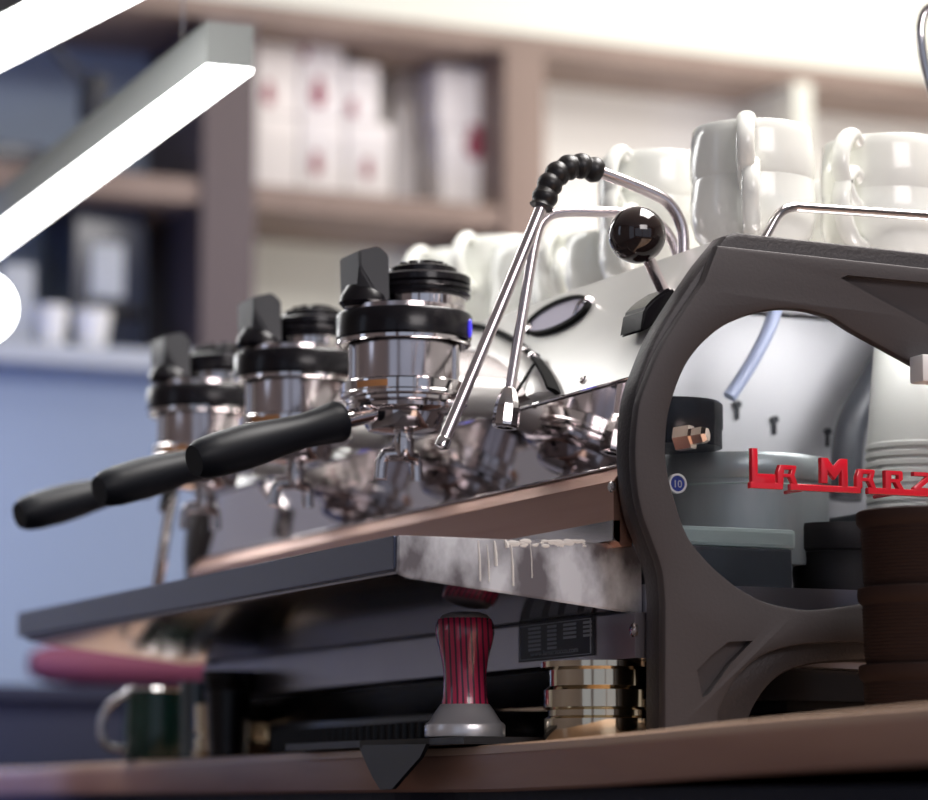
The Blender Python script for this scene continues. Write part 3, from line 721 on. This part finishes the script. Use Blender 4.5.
# ------------------------------------------------------------------ cups
def cup_bm(h=.072, r=.0475):
    b = B()
    lathe(b, [(0, .003), (r * .42, .003), (r * .47, 0), (r * .52, 0), (r * .54, .004), (r * .74, h * .16), (r * .93, h * .33), (r * .995, h * .5), (r * 1.0, h * .68), (r * .975, h * .88), (r * .955, h * .98), (r * .935, h), (r * .90, h * .985), (r * .93, h * .8), (r * .93, h * .5), (r * .7, h * .2), (r * .35, h * .09), (0, h * .09)], seg=56)
    return b
def handle_bm(h=.072, r=.0475):
    b = B(); tube(b, spline([(r * .90, 0, h * .90), (r * 1.12, 0, h * .98), (r * 1.36, 0, h * .85), (r * 1.46, 0, h * .66), (r * 1.34, 0, h * .45), (r * 1.1, 0, h * .30), (r * .80, 0, h * .27)], 6), .0052, 14)
    for v in b.verts: v.co.y *= 1.35
    return b
proto = None; zdk = ztop
def cup(x, y, z, rz, label, grp, s=1):
    global proto
    if proto is None:
        t = bpy.data.objects.new('coffee_cup', None); C.objects.link(t); obj('bowl', cup_bm(), porc, t); obj('cup_handle', handle_bm(), porc, t); proto = t; c = t
    else: c = copy_tree(proto)
    c.location = (x, y, z); c.rotation_euler = (0, 0, rz); c.scale = (s, s, s); tag(c, label, 'cup', grp); return c
def stack(u, vtop, y, n_, rzs, where, s=1):
    p = Y(u, vtop, y); h = .072 * s; top = p.z - h; step = (top - zdk - .001) / (n_ - 1) if n_ > 1 else 0
    if n_ == 1: top = zdk + .001
    for i in range(n_):
        z = zdk + .001 + step * i
        nm = {1: ['single'], 2: ['lower', 'upper'], 3: ['bottom', 'middle', 'top']}[n_][i]
        lb = 'white cup on its own, ' + where if n_ == 1 else nm + ' white cup of the stack ' + where
        cup(p.x, y, z, rzs[i], lb, 'white cups on top of the machine', s)
R = math.radians
stack(752, 131, 1.945, 2, (R(-121), R(-124)), 'directly behind the near top corner of the grey frame', 1.0)
stack(886, 146, 1.95, 2, (R(-150), R(-150)), 'at the right edge of the photo', 1.08)
stack(655, 160, 2.12, 3, (R(-140), R(-150), R(-150)), 'behind the black ball knob', .98)
stack(835, 190, 2.10, 2, (R(60), R(60)), 'half hidden behind the nearest stack', .95)
# row receding over the far groups
for (u, vt, y, n_, rz, wh, s) in ((618, 241, 2.20, 1, -118, 'just left of the black ball knob', .95), (583, 240, 2.31, 2, -135, 'second left of the ball knob', .95),
                               (540, 250, 2.42, 2, -100, 'seen between the two wands', .95), (500, 243, 2.50, 3, -160, 'just left of the steam wands', .95),
                               (462, 255, 2.62, 3, -175, 'right of the nearest group cap', .95), (440, 268, 2.74, 3, -150, 'partly behind the nearest group cap', .95)):
    stack(u, vt, y, n_, [R(rz), R(rz - 12), R(rz + 8)], wh, s)

# ------------------------------------------------------------------ tamper and mat
tp = Vector((.896, 1.991, ZC + .0062)); tS = 2.17 / F
b = B(); mo_ = []
mpoly = [Vector((x, y, ZC + .0005)) for x, y in ((.83, 2.46), (.845, 1.90), (.872, 1.862), (.905, 1.865), (.945, 1.93), (.945, 2.46))]
e1_, e2_ = Z(432, 746, ZC), Z(362, 748, ZC)
b = B(); prism(b, [Vector((x, y, ZC + .0004)) for x, y in ((e2_.x - .002, e2_.y), (e1_.x - .002, e1_.y), (.868, 1.93), (.935, 1.93), (.935, 2.25), (e2_.x, 2.25))], (0, 0, .0052))
fl = []
for u, v in ((362, 745), (430, 744), (424, 757), (408, 775), (396, 789), (384, 790), (376, 777), (368, 760)):
    q = X(u, v, (e1_.x + e2_.x) / 2 - .006); fl.append(q)
prism(b, fl, (-.003, 0, 0))
tag(obj('tamping_mat', b, rubber, None, False), 'black rubber tamping mat folded over the wooden counter edge', 'mat')
t = thing('tamper', 'coffee tamper with red and black striped wooden handle on the counter', 'tamper', tp)
def tz(v): return (738 - v) * tS
prof = [(0, tz(737)), (40 * tS, tz(737.5)), (40.5 * tS, tz(736)), (40.5 * tS, tz(726)), (39 * tS, tz(724)), (36 * tS, tz(722)), (29 * tS, tz(711)), (24.5 * tS, tz(705)), (0, tz(705))]
b = B(); lathe(b, prof, seg=64); obj('steel_base', b, mat('turned_aluminium', (.75, .73, .74), .30, .6), t)
hp = [(24, 706), (22.2, 698), (21.5, 688), (21.5, 675), (23.5, 660), (27.5, 645), (29.8, 634), (29.5, 626), (27, 620), (22, 616)]
b = B(); lathe(b, [(0, tz(706))] + [(r * tS, tz(v)) for r, v in hp] + [(16 * tS, tz(614.5)), (0, tz(613.5))], seg=56); obj('handle', b, tamw, t)
b = B(); lathe(b, [(26.8 * tS, tz(620)), (22.5 * tS, tz(615.5)), (15 * tS, tz(613)), (0, tz(612))], seg=48); obj('top_cap', b, bpy.data.materials['turned_aluminium'], t)

# ------------------------------------------------------------------ things on the counter at the left
def oncounter(u, v): return Z(u, v, ZC)
p = Z(155, 763.5, ZC); sc = p.y / .97 / F * 1.05
p = Vector((1.0, 2.95, ZC)); 
def place(u, y): 
    q = at(u, 760, 1, y); return Vector((q.x, y, ZC + .0005)), (M3.transposed() @ q).z * -1
p, d = place(158, 2.86); s = d / F
t = thing('green_jug', 'dark green milk jug with handle at the left under the machine', 'jug', p)
hh = (760 - 690) * s; rr_ = 36 * s
b = B(); lathe(b, [(0, 0), (rr_ * .95, 0), (rr_, .003), (rr_ * 1.0, hh * .5), (rr_ * .96, hh * .85), (rr_ * .99, hh), (rr_ * .93, hh), (rr_ * .9, .006), (0, .006)], seg=48); obj('body', b, greenm, t)
b = B(); tube(b, spline([Vector((-rr_ * .6, -rr_ * .2, hh * .78)) * 1.3, Vector((-rr_ * 1.55, 0, hh * .72)), Vector((-rr_ * 1.6, 0, hh * .25)), Vector((-rr_ * .95, 0, hh * .14))], 5), .0035, 10); obj('jug_handle', b, chrome, t)
b = B(); lathe(b, [(rr_ * .985, hh * .98), (rr_ * 1.02, hh), (rr_ * .985, hh * 1.03), (rr_ * .94, hh)], seg=48); obj('rim', b, chrome, t)
p, d = place(228, 2.62); s = d / F
b = B(); hh = (760 - 674) * s; r_ = 24 * s; lathe(b, [(0, 0), (r_ * .8, 0), (r_ * .88, hh * .75), (r_ * 1.05, hh * .8), (r_ * 1.12, hh), (r_ * 1.0, hh), (r_ * .8, .006), (0, .006)], seg=40)
o = obj('black_beaker', b, blackp, None); o.location = p; tag(o, 'tall black beaker with a flared rim beside the green jug', 'beaker')
p, d = place(196, 2.78); s = d / F
b = B(); hh = (760 - 682) * s; r_ = 17 * s; lathe(b, [(0, 0), (r_ * .9, 0), (r_, hh), (r_ * .92, hh), (r_ * .8, .004), (0, .004)], seg=40)
o = obj('dark_glass', b, mat('smoked_glass', (.06, .09, .11), .06, .2, coat=1), None); o.location = p; tag(o, 'dark smoky glass between the green jug and the black beaker', 'glass')
# ribbed black knock tray
a = Z(262, 757, ZC); b = B(); x0_, y0_ = .905, 2.08
box(b, (.955, 2.10, ZC + .0005), (1.03, 2.56, ZC + .030), .006)
for i in range(28): tube(b, [(.954, 2.115 + i * .0155, ZC + .003), (.954, 2.115 + i * .0155, ZC + .024)], .0035, 8)
tag(obj('ribbed_tray', b, blackp, None), 'long ribbed black tray under the machine left of the tamper', 'tray')
# pink roll on the back counter
a = Y(30, 686, 3.9); c = Y(206, 692, 3.9)
b = B(); rr2 = .030; o_ = (a + c) / 2; o_.z = .1525 + rr2; L = (c - a).length / 2
dd = Vector((c.x - a.x, c.y - a.y, 0)).normalized(); lathe(b, [(0, -L), (rr2 * .5, -L), (rr2 * .85, -L * .8), (rr2, -L * .3), (rr2, L * .95), (rr2 * .8, L), (0, L)], (0, 0, 0), dd, 28)
o = obj('rolled_cloth', b, pinkm, None); o.location = o_; tag(o, 'blurred pink rolled cloth behind the green jug', 'cloth')

# ------------------------------------------------------------------ paper cups, tubs and lids on the right
# white nested paper cups inside, seen through the window
q = Y(936, 505, 1.90); rw = q.x - Y(893, 505, 1.90).x
zbot = Y(936, 511, 1.90).z
b = B(); box(b, (q.x - rw - .012, 1.866, .08), (q.x + .07, 1.99, zbot - .0005), .003); o = mo('pump_housing', b, darkin, False)
for i in range(8):
    b = B(); hgt = .108; r0 = rw
    lathe(b, [(r0 * .97, .0), (r0, .001), (r0 * 1.0, .004), (r0 * .965, .0052), (r0 * .72, hgt), (r0 * .70, hgt + .001), (0, hgt - .004), (0, hgt - .006), (r0 * .69, hgt - .006), (r0 * .93, .004), (r0 * .93, .0)], seg=48)
    if i == 0: pm = obj('paper_cup', b, papw, None); o = pm
    else: b.free(); o = pm.copy(); C.objects.link(o)
    o.location = (q.x, 1.928, zbot + i * .0068)
    w_ = ('lowest', 'second lowest', 'third lowest', 'fourth lowest', 'fifth lowest', 'third from top', 'second from top', 'topmost, smooth side visible')[i]
    tag(o, 'upside-down white paper cup in the nested stack behind the window, ' + w_, 'cup', 'nested white paper cups')
# brown ripple cups in front of the frame
yc = 1.735; q = Y(932, 600, yc); rw = q.x - Y(869, 600, yc).x; 
ztb = Y(932, 511, yc).z; hstep = (ztb - ZC - .0006) / 3
pb = None
for i in range(3):
    hgt = hstep - .0004
    if pb is None:
        pr3 = [(0, 0), (rw * .90, 0), (rw * .91, .002)]; nr = 15
        for k3 in range(nr):
            z_ = .003 + (hgt - .016) * k3 / nr; rr3 = rw * (.915 + .025 * k3 / nr); pr3 += [(rr3, z_), (rr3 + .0007, z_ + (hgt - .016) / nr * .35), (rr3, z_ + (hgt - .016) / nr * .7)]
        pr3 += [(rw * .94, hgt - .012), (rw * 1.0, hgt - .009), (rw * 1.012, hgt - .005), (rw * 1.005, hgt - .001), (rw * .98, hgt), (0, hgt)]
        b = B(); lathe(b, pr3, seg=64); pb = obj('ripple_cup', b, brownc, None); o = pb
    else: o = pb.copy(); C.objects.link(o)
    o.location = (q.x, yc, ZC + .0005 + i * hstep)
    tag(o, 'dark brown ribbed takeaway tub, ' + ('lowest', 'middle', 'topmost')[i] + ' of the stack at the right edge', 'cup', 'brown ribbed tubs')
# black tubs behind the window
yb_ = 1.925; q = Y(838, 560, yb_); rw = q.x - Y(797, 560, yb_).x; zz0 = zfl + .0005
zA = Y(838, 526, yb_).z; hgt = (zA - zz0)
b = B(); lathe(b, [(0, 0), (rw * .93, 0), (rw * .98, hgt * .5), (rw * .93, hgt * .62), (rw * .95, hgt * .7), (rw * .80, hgt * .70), (0, hgt * .7)], seg=48)
bt = thing('lidded_tub', 'black lidded tub inside the round window beside the boiler', 'tub', (q.x, 1.89 + rw, zz0)); obj('tub_body', b, blackt, bt)
b = B(); lathe(b, [(0, 0), (rw * .95, 0), (rw, .002), (rw, hgt * .26), (rw * .97, hgt * .30), (0, hgt * .30)], seg=48)
o2 = obj('tub_lid', b, blackt, bt); o2.location = (0, 0, hgt * .7 + .0003)
# trays and card under the arch
a = Y(745, 700, 1.95); c = Y(880, 700, 1.95)
zz = ZC + .0005
for i in range(4):
    b = B(); zt2 = (.021 - .0008)
    h_ = .0118; box(b, (a.x + .003 * i, 1.90, zz), (c.x - .006 * (i % 2), 2.05, zz + h_), .003); zz += h_ + .0003
    tag(obj('flat_tray', b, blackt, None), 'flat black tray under the frame arch, ' + ('lowest', 'second lowest', 'second from top', 'topmost')[i] + ' of the pile', 'tray', 'flat black trays')
b = B(); zk = zz; prism(b, [Vector((a.x + .01, 1.90, zk)), Vector((c.x, 1.90, zk)), Vector((c.x, 2.04, zk + .001)), Vector((a.x + .03, 2.04, zk + .001))], (0, 0, .0015)); 
box(b, (a.x + .03, 1.91, zk + .003), (c.x, 2.03, zk + .012), .002)
tag(obj('pale_card', b, cream, None, False), 'pale cream card lying on the black trays under the arch', 'card')
# chrome arm at the top right corner
yq = 1.6
b = B(); tube(b, spline([Y(990, -20, yq), Y(950, 0, yq), Y(929, 8, yq), Y(922, 20, yq), Y(921, 40, yq), Y(926, 70, yq), Y(937, 110, yq), Y(960, 200, yq)], 6), .0030, 14)
q = Y(960, 200, yq); tube(b, [q, (q.x + .01, yq, ZC + .01)], .003, 12); lathe(b, [(0, .012), (.03, .012), (.035, 0), (0, 0)], (q.x + .01, yq, ZC + .0005), seg=24)
tag(obj('chrome_arm', b, chrome, None), 'curved chrome arm at the top right corner', 'arm')

# ------------------------------------------------------------------ light
def area(name, loc, tgt, size, power, col, sy=None):
    ld = bpy.data.lights.new(name, 'AREA'); ld.energy = power; ld.color = col; ld.size = size
    if sy: ld.shape = 'RECTANGLE'; ld.size_y = sy
    o = bpy.data.objects.new(name, ld); C.objects.link(o); o.location = loc
    o.rotation_euler = (Vector(tgt) - Vector(loc)).to_track_quat('-Z', 'Y').to_euler(); return o
area('ceiling_panel', (1.7, 1.9, 1.85), (1.5, 2.0, 0), 1.5, 70, (1, .96, .93), .8)
area('ceiling_panel_rear', (2.7, 3.7, 1.8), (2.7, 4.6, 1.0), 1.2, 13, (1, .96, .88), .5)
area('back_wall_fill', (2.6, 3.5, -.25), (2.6, 4.7, .95), 1.1, 22, (1, .95, .92), .3)  # added fill below the frame to brighten the back wall
sw = area('shop_window', (1.0, -.8, 1.55), (1.25, 1.8, .40), 1.5, 6, (1, .93, .93), 1.0); sw.data.spread = math.radians(80)
area('blue_wall_fill', (.50, 3.4, .20), (1.10, 4.45, .15), .3, 6, (.10, .28, 1), .7)  # added blue fill out of frame, colours the left wall; no sign there
area('cool_left_fill', (-1.4, 2.4, .9), (.9, 2.4, .2), .4, 1.2, (.65, .78, 1), 1.2)  # added cool fill from the left; the wall has no window
area('interior_fill', (1.25, 1.88, .38), (1.22, 2.10, .22), .25, .55, (1, .98, .96), .03)  # added unseen fill that brightens the inner bulkhead, not a machine part
w = bpy.data.worlds.new('w'); bpy.context.scene.world = w; w.use_nodes = True
w.node_tree.nodes['Background'].inputs[0].default_value = (.72, .80, 1, 1); w.node_tree.nodes['Background'].inputs[1].default_value = .4

# ------------------------------------------------------------------ camera
cd = bpy.data.cameras.new('camera'); cam = bpy.data.objects.new('camera', cd); C.objects.link(cam)
cam.matrix_world = M3.to_4x4(); cd.sensor_width = 36; cd.sensor_fit = 'HORIZONTAL'; cd.lens = F / 928 * 36; cd.clip_start = .01
cd.dof.use_dof = True; cd.dof.focus_distance = 2.13; cd.dof.aperture_fstop = cd.lens / 27.0
bpy.context.scene.camera = cam
vs = bpy.context.scene.view_settings; bpy.context.scene.display_settings.display_device = 'sRGB'
vs.view_transform = 'Standard'; vs.look = 'None'; vs.gamma = 1; vs.use_curve_mapping = False; vs.exposure = .12
